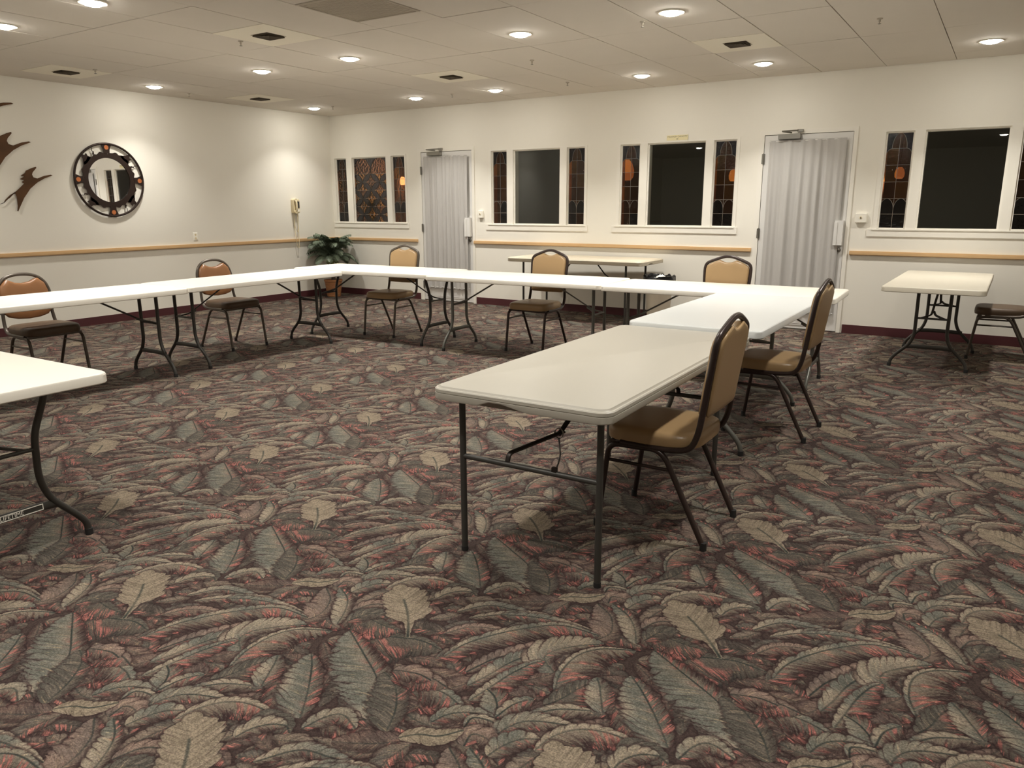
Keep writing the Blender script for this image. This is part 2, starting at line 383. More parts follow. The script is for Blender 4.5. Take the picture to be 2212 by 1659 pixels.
def carpet_material():
    a = carpet_pixels(LEAVES); h, w = a.shape[:2]
    im = bpy.data.images.new('carpet_print', w, h)
    px = np.ones((h, w, 4), np.float32); px[..., :3] = a
    im.pixels.foreach_set(px.ravel()); im.update(); im.pack()
    m = bpy.data.materials.new('carpet'); m.use_nodes = True; nt = m.node_tree; L = nt.links
    b = nt.nodes['Principled BSDF']; b.inputs['Roughness'].default_value = .95; b.inputs['Specular IOR Level'].default_value = .15
    g = nt.nodes.new('ShaderNodeNewGeometry'); mp = nt.nodes.new('ShaderNodeMapping')
    mp.inputs['Scale'].default_value = (1/1.88, 1/.905, 1)
    t = nt.nodes.new('ShaderNodeTexImage'); t.image = im; t.interpolation = 'Linear'
    L.new(g.outputs['Position'], mp.inputs['Vector']); L.new(mp.outputs['Vector'], t.inputs['Vector'])
    n = nt.nodes.new('ShaderNodeTexNoise'); n.inputs['Scale'].default_value = 1.3; n.inputs['Detail'].default_value = 5
    L.new(g.outputs['Position'], n.inputs['Vector'])
    hs = nt.nodes.new('ShaderNodeHueSaturation'); hs.inputs['Saturation'].default_value = CARPET_SAT
    mr = nt.nodes.new('ShaderNodeMapRange'); mr.inputs['To Min'].default_value = CARPET_VAL*.93; mr.inputs['To Max'].default_value = CARPET_VAL*1.07
    L.new(n.outputs['Fac'], mr.inputs['Value']); L.new(mr.outputs['Result'], hs.inputs['Value'])
    L.new(t.outputs['Color'], hs.inputs['Color']); L.new(hs.outputs['Color'], b.inputs['Base Color'])
    n2 = nt.nodes.new('ShaderNodeTexNoise'); n2.inputs['Scale'].default_value = 320; n2.inputs['Detail'].default_value = 2
    bp = nt.nodes.new('ShaderNodeBump'); bp.inputs['Strength'].default_value = .5; bp.inputs['Distance'].default_value = .003
    L.new(g.outputs['Position'], n2.inputs['Vector']); L.new(n2.outputs['Fac'], bp.inputs['Height']); L.new(bp.outputs['Normal'], b.inputs['Normal'])
    return m
CARPET_SAT, CARPET_VAL = .78, .435
CARPET = carpet_material()

# ---------------------------------------------------------------- room shell
XR, YF = 11.4, -14.2
def struct(o): o['kind'] = 'structure'; return o
struct(MB().add([(-.2,YF-.2,0),(XR+.2,YF-.2,0),(XR+.2,.16,0),(-.2,.16,0),(-.2,YF-.2,-.05),(XR+.2,YF-.2,-.05),(XR+.2,.16,-.05),(-.2,.16,-.05)],
    [(0,1,2,3),(7,6,5,4),(0,4,5,1),(1,5,6,2),(2,6,7,3),(3,7,4,0)]).build('floor', CARPET, smooth=False))
WINS = [(.09, [(0, .255), (.38, 1.10), (1.205, 1.475)]), (3.165, [(0, .265), (.37, 1.115), (1.22, 1.49)]),
        (5.163, [(0, .27), (.37, 1.117), (1.214, 1.49)]), (8.234, [(0, .274), (.373, 1.122), (1.22, 1.494)])]
Z0, Z1 = 1.167, 2.176
holes = [(x0, x0+p[2][1], Z0, Z1) for x0, p in WINS] + [(1.895, 2.832, 0, 2.205), (6.967, 7.918, 0, 2.20)]
xs = sorted({-.15, XR+.15} | {h[0] for h in holes} | {h[1] for h in holes}); zs = sorted({0, H+.05} | {h[2] for h in holes} | {h[3] for h in holes})
mb = MB()
for i in range(len(xs)-1):
    j = 0
    while j < len(zs)-1:
        cx = (xs[i]+xs[i+1])/2
        def solid(q): return not any(h[0] < cx < h[1] and h[2] < (zs[q]+zs[q+1])/2 < h[3] for h in holes)
        if not solid(j): j += 1; continue
        k = j
        while k+1 < len(zs)-1 and solid(k+1): k += 1
        mb.box(xs[i], xs[i+1], 0, .15, zs[j], zs[k+1]); j = k+1
struct(mb.build('wall_back', WALL, smooth=False))
struct(MB().box(-.15, 0, YF, 0, 0, H+.05).build('wall_left', WALL, smooth=False))
struct(MB().box(XR, XR+.15, YF, 0, 0, H+.05).build('wall_right', WALL, smooth=False))
struct(MB().box(-.15, XR+.15, YF-.15, YF, 0, H+.05).build('wall_front', WALL, smooth=False))

# ceiling: a deck, and the lay-in tiles hung under it
ceil = MB().box(-.15, XR+.15, YF-.15, .15, H+.012, H+.06).box(0, XR, YF, -8.06, H, H+.012)
ceil = struct(ceil.build('ceiling', CEILBACK, smooth=False))
ceil.data.materials.append(CEIL)
for p in ceil.data.polygons:
    if p.center.y < -8.1 and p.center.z < H+.011: p.material_index = 1
TX = [0, .49]+[.49+.64*k for k in range(1, 18)]; TX = [x for x in TX if x < XR]+[XR]
TY = [0, -.43]+[-.43-1.27*k for k in range(1, 7)]
rnd = random.Random(4)
SPECIAL = {(1,2):'vent', (6,2):'vent', (11,2):'vent', (1,4):'vent', (6,4):'vent', (8,4):'grille'}
def tile(x0, x1, y0, y1, big=False):
    g = .0022; a, b, c, d = (g+rnd.random()*.0022 for _ in range(4)); dz = [rnd.random()*.0025 for _ in range(4)]
    if big: c = .0065
    x0 += a; x1 -= b; y0 += c; y1 -= d
    vs = [(x0,y0,H+dz[0]),(x1,y0,H+dz[1]),(x1,y1,H+dz[2]),(x0,y1,H+dz[3])]; vs += [(x, y, H+.011) for x, y, z in vs]
    MB().add(vs, [(0,3,2,1),(4,5,6,7),(0,1,5,4),(1,2,6,5),(2,3,7,6),(3,0,4,7)]).build('ceiling_tile', CEIL, ceil, smooth=False)
VENTS = []
for i in range(len(TX)-1):
    for j in range(len(TY)-1):
        x0, x1, y1, y0 = TX[i], TX[i+1], TY[j], TY[j+1]
        sp = SPECIAL.get((i, j-0))
        if sp is None: tile(x0, x1, y0, y1, rnd.random() < .08); continue
        # a half tile and a square plate share the bay
        if sp == 'grille':
            tile(x0, x1, -4.495, y1); tile(x0, x1, y0, -5.135); VENTS.append((sp, x0, x1, -5.135, -4.495))
        else:
            tile(x0, x1, y0, y1-.635); VENTS.append((sp, x0, x1, y1-.635, y1))

# chair rail and baseboards
def rail_seg(nm, mb): return struct(mb.build(nm, RAIL, smooth=False))
def railbox(mb, x0, x1, back=True):
    if back: mb.box(x0, x1, -.022, 0, .880, .926); mb.box(x0, x1, -.030, -.022, .888, .914)
    else: mb.box(0, .022, x0, x1, .880, .926); mb.box(.022, .030, x0, x1, .888, .914)
    return mb
rail_seg('trim_1', railbox(MB(), YF, 0, False))
for n, (a, b) in enumerate([(.03, 1.79), (2.855, 6.895), (7.985, XR)]): rail_seg('trim_%d' % (n+2), railbox(MB(), a, b))
def basebox(a, b, left=False):
    mb = MB()
    return mb.box(0, .008, a, b, 0, .098) if left else mb.box(a, b, -.008, 0, 0, .098)
struct(basebox(YF, 0, True).build('baseboard_left', BASE, smooth=False))
for a, b in [(.008, 1.81), (2.885, 6.90), (7.98, XR)]: struct(basebox(a, b).build('baseboard_back', BASE, smooth=False))

# the dim passage behind the windows
HY = 2.6
struct(MB().box(-1, XR+1, .15, HY+.1, -.05, 0).build('floor_passage', HALLD, smooth=False))
struct(MB().box(-1, XR+1, .15, HY+.1, H, H+.05).build('ceiling_passage', HALLD, smooth=False))
struct(MB().box(-1, XR+1, HY, HY+.1, 0, H).build('wall_passage', HALLW, smooth=False))
struct(MB().box(-1.1, -1, .15, HY, 0, H).build('wall_passage_left', HALLW, smooth=False))
struct(MB().box(XR+1, XR+1.1, .15, HY, 0, H).build('wall_passage_right', HALLW, smooth=False))

# ---------------------------------------------------------------- windows
def arch(x0, x1, zb, zt, n=8):
    # pointed arch outline from (x0, zb) up to the apex and down to (x1, zb)
    w = x1-x0; xm = (x0+x1)/2; out = []
    for k in range(n+1):
        t = k/n; out.append((x0+(xm-x0)*(1-math.cos(t*PI/2))**1.0*1.0, zb+(zt-zb)*math.sin(t*PI/2)))
    return out+[(x1-(p[0]-x0), p[1]) for p in out[-2::-1]]
GY = .035
def pane_obj(poly, m, parent, x0, z0, name='pane'):
    return MB().prism(poly, lambda u, v, d: (u, d, v), GY, GY+.004).build(name, m, parent, smooth=False)
def side_light(win, x0, w, rs):
    """a leaded light: gothic arches over rows of small panes"""
    h = Z1-Z0; g = .0022
    part = MB(); R = .0024
    X = lambda f: x0+f*w
    Zf = lambda f: Z0+f*h
    rows = [0, .156, .318, .489, .661, .83]
    def came(pts): part.tube([(x, GY-.002, z) for x, z in pts], R, 6)
    for r in rows[1:5]: came([(X(0), Zf(r)), (X(1), Zf(r))])
    came([(X(.5), Zf(0)), (X(.5), Zf(.99))])
    lowL = arch(X(0), X(.5), Zf(.2), Zf(.318)); lowR = arch(X(.5), X(1), Zf(.2), Zf(.318)); came(lowL); came(lowR)
    top = arch(X(.24), X(.76), Zf(.83), Zf(.985)); came(top); came([(X(.24), Zf(.83)), (X(.76), Zf(.83))])
    shL = [(X(.24)-X(0)*0-w*.24*math.sin(k/6*PI/2), Zf(.83)-h*.13*(1-math.cos(k/6*PI/2))) for k in range(7)]
    shR = [(2*X(.5)-x, z) for x, z in shL]; came(shL); came(shR)
    lead = part.build('lead_came', CAME, win)
    def P(poly, m): pane_obj(poly, m, lead, x0, Z0)
    cols = [(0, .5), (.5, 1)]
    for (a, b) in cols:
        P([(X(a), Zf(0)), (X(b), Zf(0)), (X(b), Zf(.156)), (X(a), Zf(.156))], rs.choice([SMOKE, SMOKE, AMBER2]))
        P([(X(a), Zf(.156)), (X(b), Zf(.156))]+(lowL if a == 0 else lowR)[::-1], rs.choice([SMOKE, AMBER2]))
        for r0, r1 in ((.318, .489), (.489, .661)):
            P([(X(a), Zf(r0)), (X(b), Zf(r0)), (X(b), Zf(r1)), (X(a), Zf(r1))], rs.choice([AMBER, AMBER2, AMBER2]))
    P([(X(0), Zf(.318))]+lowL[:9]+[], AMBER2); P([(X(1), Zf(.318))]+lowR[8:][::-1], AMBER2)
    P([(X(.25), Zf(.318))]+lowL[8:]+lowR[1:9], AMBER2)
    P([(X(0), Zf(.661)), (X(.5), Zf(.661)), (X(.5), Zf(.83))]+shL, rs.choice([AMBER, AMBER2]))
    P(shR[::-1]+[(X(.5), Zf(.83)), (X(.5), Zf(.661)), (X(1), Zf(.661))][0:], AMBER2)
    P([(X(.24), Zf(.83)), (X(.5), Zf(.83))]+[(X(.5), Zf(.985))]+top[:8][::-1], AMBER2)
    P([(X(.5), Zf(.83)), (X(.76), Zf(.83))]+top[9:][::-1]+[(X(.5), Zf(.985))], AMBER2)
    P([(X(0), Zf(.70))]+shL[::-1]+top[:9]+[(X(.5), Zf(1)), (X(0), Zf(1))], SMOKE)
    P([(X(1), Zf(1)), (X(.5), Zf(1))]+top[8:]+shR+[(X(1), Zf(.70))], SMOKE)
def quatrefoil(win, x0, x1):
    """leaded centre light of crossing petals"""
    nx, nz = 2, 4; w = (x1-x0)/nx; h = (Z1-Z0)/nz; part = MB()
    dk = MB()
    def came(pts, q=None): (q or dk).tube([(x, GY-.002, z) for x, z in pts], .0024, 6)
    def petal(a, b, bul):
        mx, mz = b[0]-a[0], b[1]-a[1]; L = math.hypot(mx, mz); px, pz = -mz/L, mx/L
        f = lambda s: [(a[0]+mx*k/8+px*s*bul*math.sin(PI*k/8), a[1]+mz*k/8+pz*s*bul*math.sin(PI*k/8)) for k in range(9)]
        return f(1), f(-1)
    for k in (1, 2, 3, .5, 1.5, 2.5): came([(x0, Z0+k*h), (x1, Z0+k*h)], part)
    todo = []
    for i in range(nx):
        for j in range(nz):
            cx, cz = x0+(i+.5)*w, Z0+(j+.5)*h
            cs = [(x0+i*w, Z0+j*h), (x0+(i+1)*w, Z0+j*h), (x0+(i+1)*w, Z0+(j+1)*h), (x0+i*w, Z0+(j+1)*h)]
            if j == nz-1:
                A = arch(x0+i*w, x0+(i+1)*w, Z0+j*h+.1*h, Z0+j*h+.95*h); came(A)
                todo += [([cs[0], cs[1]]+A[::-1], AMBER2), ([cs[3]]+A[:9], SMOKE), ([cs[2]]+A[8:][::-1], SMOKE)]; continue
            pet = [petal((cx, cz), c, .042) for c in cs]
            for (l, r) in pet: came(l); came(r); todo.append((l+r[::-1][1:-1], SMOKE))
            for k in range(4):
                n = (k+1) % 4; side = pet[k][1] if False else pet[k][0]; other = pet[n][1]
                todo.append((side+other[::-1][:-1], AMBER if (i+j+k) % 3 else AMBER2))
    lead = part.build('lead_came', CAME, win)
    dk.build('dark_came', CAMED, win)
    for poly, m in todo: pane_obj(poly, m, lead, x0, Z0)
rs = random.Random(9)
for wi, (x0, P) in enumerate(WINS):
    xe = x0+P[2][1]; mb = MB()
    # frame bars stand in the opening, stops run round each light; a flat apron below
    for k in range(2): mb.box(x0+P[k][1], x0+P[k+1][0], -.008, .11, Z0, Z1)
    for a, b in P:
        a += x0; b += x0; s = .016
        for q in ((a, a+s, Z0, Z1), (b-s, b, Z0, Z1), (a+s, b-s, Z0, Z0+s*.8), (a+s, b-s, Z1-s, Z1)): mb.box(q[0], q[1], .018, .11, q[2], q[3])
    l = max(.012, x0-.095)
    mb.box(l, xe+.055, -.012, 0, Z0-.08, Z0); mb.box(l+.04, xe+.02, -.020, -.012, Z0-.012, Z0)
    mb.box(l+.05, x0, -.006, 0, Z0, Z1+.02); mb.box(xe, xe+.035, -.006, 0, Z0, Z1+.02); mb.box(x0, xe, -.006, 0, Z1, Z1+.02)
    win = struct(mb.build('window_%d' % (wi+1), TRIMW, smooth=False))
    side_light(win, x0+P[0][0], P[0][1]-P[0][0], rs)
    side_light(win, x0+P[2][0], P[2][1]-P[2][0], rs)
    if wi == 0: quatrefoil(win, x0+P[1][0], x0+P[1][1])
    else: pane_obj([(x0+P[1][0], Z0), (x0+P[1][1], Z0), (x0+P[1][1], Z1), (x0+P[1][0], Z1)], PANE, win, 0, 0)

# ---------------------------------------------------------------- doors with sheer curtains
def door(n, xa, xb, zt, seed, folds):
    fr = MB(); f = .056
    fr.box(xa-f, xa, -.014, .10, 0, zt+.05).box(xb, xb+f*.75, -.014, .10, 0, zt+.05).box(xa, xb, -.014, .10, zt, zt+.05)
    fr.box(xa, xb, .02, .10, -.0, .012)
    d = struct(fr.build('door_%d' % n, TRIMW, smooth=False))
    g = .004; A, B, T = xa+g, xb-g, zt-g; st = .10
    MB().box(A, A+st, -.004, .040, .012, T).box(B-st, B, -.004, .040, .012, T).box(A+st, B-st, -.004, .040, T-.085, T).box(A+st, B-st, -.004, .040, .012, .29).build('door_leaf', DOORW, d, smooth=False)
    MB().box(A+st, B-st, .014, .020, .29, T-.085).build('door_glass', glass('door_glass_%d' % n, (.8, .8, .8, 1)), d, smooth=False)
    MB().box(A+st+.04, B-st-.04, -.010, -.004, .05, .22).box(A+st+.06, B-st-.06, -.013, -.010, .07, .20).build('kick_panel', DOORW, d, smooth=False)
    # curtain: gathered cloth with uneven folds
    r = random.Random(seed); xl, xr = A+.064, B-.056; nx, nz = 150, 14; ph = [r.random()*6 for _ in range(5)]
    def y(u, v):
        a = .0135*(.35+.65*min(1, v*3.5))
        w = math.sin(2*PI*(folds*u+.35*math.sin(2*PI*u*1.3+ph[0])+.10*v*math.sin(9*u+ph[3])))+.55*math.sin(2*PI*(folds*.47*u)+ph[1])+.35*math.sin(2*PI*folds*1.83*u+ph[2])
        return -.038+a*w
    v = []; fs = []
    for k in range(nz+1):
        for i in range(nx+1):
            u = i/nx; t = k/nz; v.append((xl+(xr-xl)*u, y(u, t), (zt-.065)+(.20-(zt-.065))*t))
    for k in range(nz):
        for i in range(nx): a = k*(nx+1)+i; fs.append((a, a+1, a+nx+2, a+nx+1))
    MB().add(v, fs).build('curtain', CURT, d, ang=80)
    MB().tube([(xl-.01, -.032, zt-.075), (xr+.01, -.032, zt-.075)], .006, 8).tube([(xl-.01, -.032, .215), (xr+.01, -.032, .215)], .005, 8).build('curtain_rod', DOORW, d)
    # closer, exit lock box, cylinder, hinges
    c = MB().box(A+.16, A+.40, -.075, -.012, zt-.055, zt+.0).build('door_closer', CHROME, d, smooth=False)
    MB().tube([(A+.30, -.05, zt+.012), (A+.22, -.16, zt+.022), (A+.38, -.035, zt+.036)], .009, 8).box(A+.36, A+.42, -.05, -.014, zt+.018, zt+.046).build('closer_arm', CHROME, c)
    MB().box(B-.10, B-.012, -.062, -.008, .985, 1.255).box(B-.104, B-.070, -.070, -.060, .985, 1.235).build('lock_box', DOORW, d, smooth=False)
    lk = MB().lathe([(0, 0), (.024, 0), (.022, .012), (.012, .016), (0, .016)], 16); lk.v = [(x+B-.045, -.005-z, y_+.930) for x, y_, z in lk.v]
    lk.build('lock_cylinder', CHROME, d)
    for z in (.24, 1.10, 1.94): MB().tube([(xa+.002, -.018, z-.06), (xa+.002, -.018, z+.06)], .008, 10).box(xa-.018, xa+.02, -.016, -.0135, z-.055, z+.055).build('hinge', CHROME, d)
    return d
door(1, 1.895, 2.832, 2.205, 3, 9)
door(2, 6.967, 7.918, 2.200, 8, 7)

HALL_W = 3.2
HLAMPS = [(.745, .9, 1.835, 1), (4.831, .9, 1.90, .45), (6.36, .9, 1.80, .6), (4.33, .9, 1.806, .3), (8.30, .9, 1.78, .5)]
# ---------------------------------------------------------------- ceiling fixtures
LX = [(.64, 'first'), (2.57, 'second'), (3.85, 'third'), (5.81, 'fourth'), (7.14, 'fifth'), (9.12, 'sixth')]
LY = [(-.90, 'by the windowed wall'), (-3.44, 'over the far tables'), (-5.96, 'over the open carpet'), (-8.15, 'beside the camera'), (-10.2, 'behind the camera')]
def downlight(x, y, label, group, gain):
    t = thing('ceiling_light', label, 'ceiling light', (x, y, H), 0, group)
    MB().lathe([(.080, -.001), (.080, -.005), (.094, -.006), (.100, -.002), (.100, 0), (.078, 0)], 28).build('trim_ring', VENTWHITE, t)
    MB().lathe([(0, -.026), (.030, -.0245), (.055, -.0185), (.072, -.009), (.080, -.001), (0, -.001)], 28).build('lens', LENS, t)
    l = bpy.data.lights.new('lamp', 'AREA'); l.shape = 'DISK'; l.size = .15; l.energy = LAMP_W*gain; l.color = LAMP_COL; l.spread = math.radians(SPREAD)
    o = bpy.data.objects.new('lamp', l); C.objects.link(o); o.parent = t; o.location = (0, 0, -.029)
for y, yt in LY:
    for x, xt in LX:
        gain = {-.90: .88, -5.96: .8, -8.15: .8 if x > 6 else .32 if x > 5 else .3, -10.2: .4}.get(y, 1)*(.60 if x < 1 else 1)      # gains chosen to balance brightness on walls, tables and carpet
        downlight(x, y, 'round ceiling light, %s from left, row %s' % (xt, yt), 'recessed ceiling lights', gain)
VL = {(.49, -2.335): 'ceiling air vent near the left wall, the one closer to the corner', (3.69, -2.335): 'ceiling air vent in a white plate above the two middle windows',
      (6.89, -2.335): 'ceiling air vent in a white plate at the right, above the second door', (.49, -4.875): 'ceiling air vent near the left wall above the round mirror',
      (3.69, -4.875): 'ceiling air vent in a white square plate beside the grey return grille'}
for sp, x0, x1, y0, y1 in VENTS:
    if sp == 'vent':
        lb = VL[min(VL, key=lambda q: abs(q[0]-x0)+abs(q[1]-y0))]
        t = thing('ceiling_vent', lb, 'vent', ((x0+x1)/2, (y0+y1)/2, H), 0, 'square ceiling air vents')
        h = (x1-x0)/2-.004; a = .105
        mb = MB()
        for q in ((-h, h, a, h), (-h, h, -h, -a), (-h, -a, -a, a), (a, h, -a, a)): mb.box(q[0], q[1], q[2], q[3], -.002, .008)
        mb.build('plate', VENTWHITE, t, smooth=False)
        MB().box(-a, a, -a, a, .006, .010).build('duct_opening', VENTD, t, smooth=False)
        for k in range(4):
            r = a-.012-.023*k; ring = MB()
            o = [(-r, -r), (r, -r), (r, r), (-r, r)]; i = [(-r+.008, -r+.008), (r-.008, -r+.008), (r-.008, r-.008), (-r+.008, r-.008)]
            v = [(x, y, -.012+.003*k) for x, y in o]+[(x, y, .004) for x, y in i]
            ring.add(v, [(q, (q+1) % 4, 4+(q+1) % 4, 4+q) for q in range(4)]).add([(x, y, z-.0015) for x, y, z in v], [(q, 4+q, 4+(q+1) % 4, (q+1) % 4) for q in range(4)])
            ring.build('louver', VENTD, t, smooth=False)
    else:
        t = thing('return_grille', 'large grey return air grille in the ceiling at the top edge', 'vent', ((x0+x1)/2, (y0+y1)/2, H))
        h = (x1-x0)/2-.006
        MB().box(-h, h, -h, h, .001, .006).build('perforated_panel', GRILLE, t, smooth=False)
        mb = MB()
        for q in ((-h, h, h-.018, h), (-h, h, -h, -h+.018), (-h, -h+.018, -h+.018, h-.018), (h-.018, h, -h+.018, h-.018)): mb.box(q[0], q[1], q[2], q[3], -.003, .001)
        mb.build('grille_frame', GRILLE, t, smooth=False)
        sl = MB()
        for k in range(24): y = -h+.03+k*(2*h-.06)/23; sl.box(-h+.02, h-.02, y-.004, y+.004, -.001, .001)
        tag(sl.build('slats', GRILLE, t, smooth=False), kind='stuff')
for k, (x, y, w) in enumerate([(3.64, -4.55, 'beside the middle white vent plate'), (.475, -2.86, 'by the left wall near the corner vent'), (1.21, -4.47, 'by the vent above the mirror'), (5.275, -2.37, 'between the two middle rows of lights'),
        (4.90, -.95, 'above the third window'), (8.414, -2.36, 'at the upper right of the ceiling'), (6.84, -3.28, 'catching light beside a ceiling lamp'), (1.02, -.90, 'right of the corner light'), (3.20, -.93, 'between the two lights over the second window')]):
    s = MB().lathe([(0, 0), (.022, 0), (.022, -.005), (.009, -.008), (.008, -.026), (.0035, -.030), (.0035, -.040), (0, -.040)], 12)
    t = thing('sprinkler_head', 'small pendant fire sprinkler head on the ceiling, ' + w, 'sprinkler', (x, y, H), 0, 'ceiling sprinkler heads')
    s.build('sprinkler_body', GRILLE, t)
    MB().lathe([(0, -.040), (.013, -.038), (.013, -.041), (0, -.044)], 12).build('deflector', CHROME, t)

# ---------------------------------------------------------------- folding tables
def table_top(L, W, z, m, parent, groove=False, th=.047, r=.055):
    if groove:
        prof = [(.016, -.056), (.002, -.054), (0, -.050), (0, -.028), (.003, -.0265), (.003, -.025), (0, -.0235), (0, -.012), (.004, -.008), (.009, -.0075), (.011, -.0095), (.014, -.0075), (.018, -.001), (.022, 0)]
    else: prof = [(.014, -th), (.003, -th+.002), (0, -th+.006), (0, -.010), (.003, -.004), (.009, 0)]
    mb = MB(); rings = []
    for i, (ins, dz) in enumerate(prof):
        rg = []
        for x, y in rrect(L-2*ins, W-2*ins, max(.01, r-ins*.6), 6, 12):
            zz = z+dz
            if groove and i < 3 and abs(x) > L/2-.03:      # hand hold cut in the skirt
                q = abs(y+.07 if x > 0 else y-.07)
                if q < .085: zz += .020*min(1, (.085-q)/.03)
            rg.append((x, y, zz))
        rings.append(rg)
    return mb.loft(rings).build('tabletop', m, parent, ang=28)
def wish_leg(s, flare, top):
    P = [(s*(.205 if flare else .128), top), (s*(.200 if flare else .128), top-.05), (s*.135, .51), (s*.128, .32), (s*.16, .22), (s*.275, .095), (s*.300, .055), (s*.302, 0)]
    if not flare: P = [P[0], (s*.126, .34), (s*.128, .30), (s*.155, .215), (s*.270, .10), (s*.298, .055), (s*.305, 0)]
    return P
def folding_table(name, label, loc, rz, L, W, z, tm, sm, style, ov, group=None, marked=False, overs=None):
    t = thing(name, label, 'folding table', (loc[0], loc[1], 0), rz, group)
    table_top(L, W, z, tm, t, groove=(style == 'straight'))
    ub = z-.047
    for si, e in enumerate((-1, 1)):
        x = e*(L/2-(overs[si] if overs else ov))
        if style == 'straight':
            for s in (-1, 1):
                lg = MB().tube([(x, s*.312, ub+.03), (x, s*.312, .012)], .0135, 14).build('leg', sm, t)
                MB().lathe([(0, 0), (.015, 0), (.015, .02), (0, .02)], 12, (x, s*.312, 0)).build('foot_cap', RUBBER, lg)
            MB().tube([(x, -.312, .425), (x, .312, .425)], .0115, 12).build('crossbar', sm, t)
            MB().tube([(x, -.33, ub+.02), (x, .33, ub+.02)], .013, 12).build('top_bar', sm, t)
            y0 = -e*.095
            br = MB().tube(fillet([(x, y0, .436), (x-e*.012, y0, .468), (x-e*.16, y0+e*.05, .485), (x-e*.30, y0+e*.095, .500)], .02), .012, 8, flat=.5)
            br.tube([(x-e*.27, y0+e*.085, .490), (x-e*.42, y0+e*.095, .575), (x-e*.56, y0+e*.095, ub+.01)], .013, 8, flat=.5)
            br = br.build('folding_brace', DARKM, t)
            MB().tube([(x-e*.275, y0+e*.085+.020*math.cos(a), .497+.022*math.sin(a)) for a in [k*2*PI/12 for k in range(12)]], .003, 6, closed=True).build('lock_ring', CHROME, br)
            yb = y0+e*.215
            MB().tube([(x-e*.275, y0+e*.085, .475), (x-e*.15, y0+e*.16, .452), (x-e*.03, yb, .458), (x, yb, .430)], .0035, 6).box(x-.008, x+.008, yb-.010, yb+.010, .425, .452).build('brace_link', DARKM, t)
        else:
            fl = style == 'flared'
            P = {s: wish_leg(s, fl, ub+.012) for s in (-1, 1)}
            for s in (-1, 1):
                lg = MB().tube(fillet([(x, a, b) for a, b in P[s]], .05, 5), .0145, 12).build('leg', sm, t)
                MB().lathe([(0, 0), (.017, 0), (.017, .028), (.0155, .030), (0, .030)], 12, (x, s*.3035, 0)).build('foot_cap', RUBBER, lg)
            cb = MB().tube([(x, -.195, .19), (x, -.10, .196), (x, .10, .196), (x, .195, .19)], .019, 10, flat=.42, flatdir=(1, 0, 0)).build('crossbar', sm, t)
            if marked and e == 1:
                tagp = MB()
                for q in ((-.125, .125, .2065, .2095), (-.125, .125, .1825, .1855), (-.125, -.122, .1855, .2065), (.122, .125, .1855, .2065)): tagp.box(x+.0075, x+.0095, *q)
                tagp.build('badge_border', WHITEP, cb, smooth=False)
                text('badge_lettering', 'LIFETIME', .024, WHITEP, cb, (x+.0092, 0, .196), (PI/2, 0, PI/2))
            MB().tube([(x, -.128, .45), (x, .128, .45)], .009, 8).build('upper_bar', sm, t)
            MB().tube([(x, -.22, ub+.01), (x, .22, ub+.01)], .012, 8).build('top_bar', sm, t)
            k = (L/2-ov-.06)
            MB().tube(fillet([(x, .10, .45), (x-e*.06, .015, .475), (x-e*.50, 0, ub+.01)], .03), .011, 8, flat=.6).tube(fillet([(x, -.10, .45), (x-e*.06, -.015, .475), (x-e*.12, 0, .50)], .03), .010, 8).build('brace', sm, t)
    return t
R = math.radians
folding_table('folding_table', 'beige folding table with straight legs and ridged rim, nearest the camera', (7.955, -6.008), R(90.9), 1.865, .785, .737, PLASTICN, STEEL, 'straight', .2, overs=(.11, .30))
folding_table('folding_table', 'cool white folding table overlapping the far end of the beige table', (7.975, -4.178), R(90.5), 1.775, .80, .757, PLASTICB, STEELG, 'bent', .2, overs=(.10, .35))
folding_table('folding_table', 'cream folding table in the back row, at its left end by the corner plant', (3.625, -2.905), R(2.4), 1.905, .755, .755, PLASTIC, STEEL, 'flared', .17)
folding_table('folding_table', 'cream folding table in the middle of the back row, in front of the left door', (5.551, -2.935), R(2.4), 1.905, .755, .755, PLASTIC, STEELG, 'bent', .17)
folding_table('folding_table', 'cream folding table in the back row, at its right end before the curtained right door', (7.475, -2.915), R(1.8), 1.905, .75, .755, PLASTIC, STEELG, 'bent', .17)
folding_table('folding_table', 'cream folding table along the left wall, the one touching the back row', (3.20, -4.32), R(90.6), 1.86, .755, .755, PLASTIC, STEEL, 'bent', .18)
folding_table('folding_table', 'cream folding table along the left wall, running out of the left edge', (3.235, -6.215), R(89.3), 1.90, .765, .755, PLASTIC, STEEL, 'bent', .17)
folding_table('folding_table', 'cream folding table cut off by the left edge, in the foreground', (5.395, -7.925), R(1), 1.87, .765, .757, PLASTIC, STEEL, 'flared', .20, marked=True)
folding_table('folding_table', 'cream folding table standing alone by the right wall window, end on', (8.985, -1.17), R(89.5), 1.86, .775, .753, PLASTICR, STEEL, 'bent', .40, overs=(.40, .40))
folding_table('folding_table', 'grey speckled folding table pushed against the wall under the third window', (4.906, -.465), R(1.0), 1.876, .765, .775, PLASTICG, STEEL, 'straight', .22)

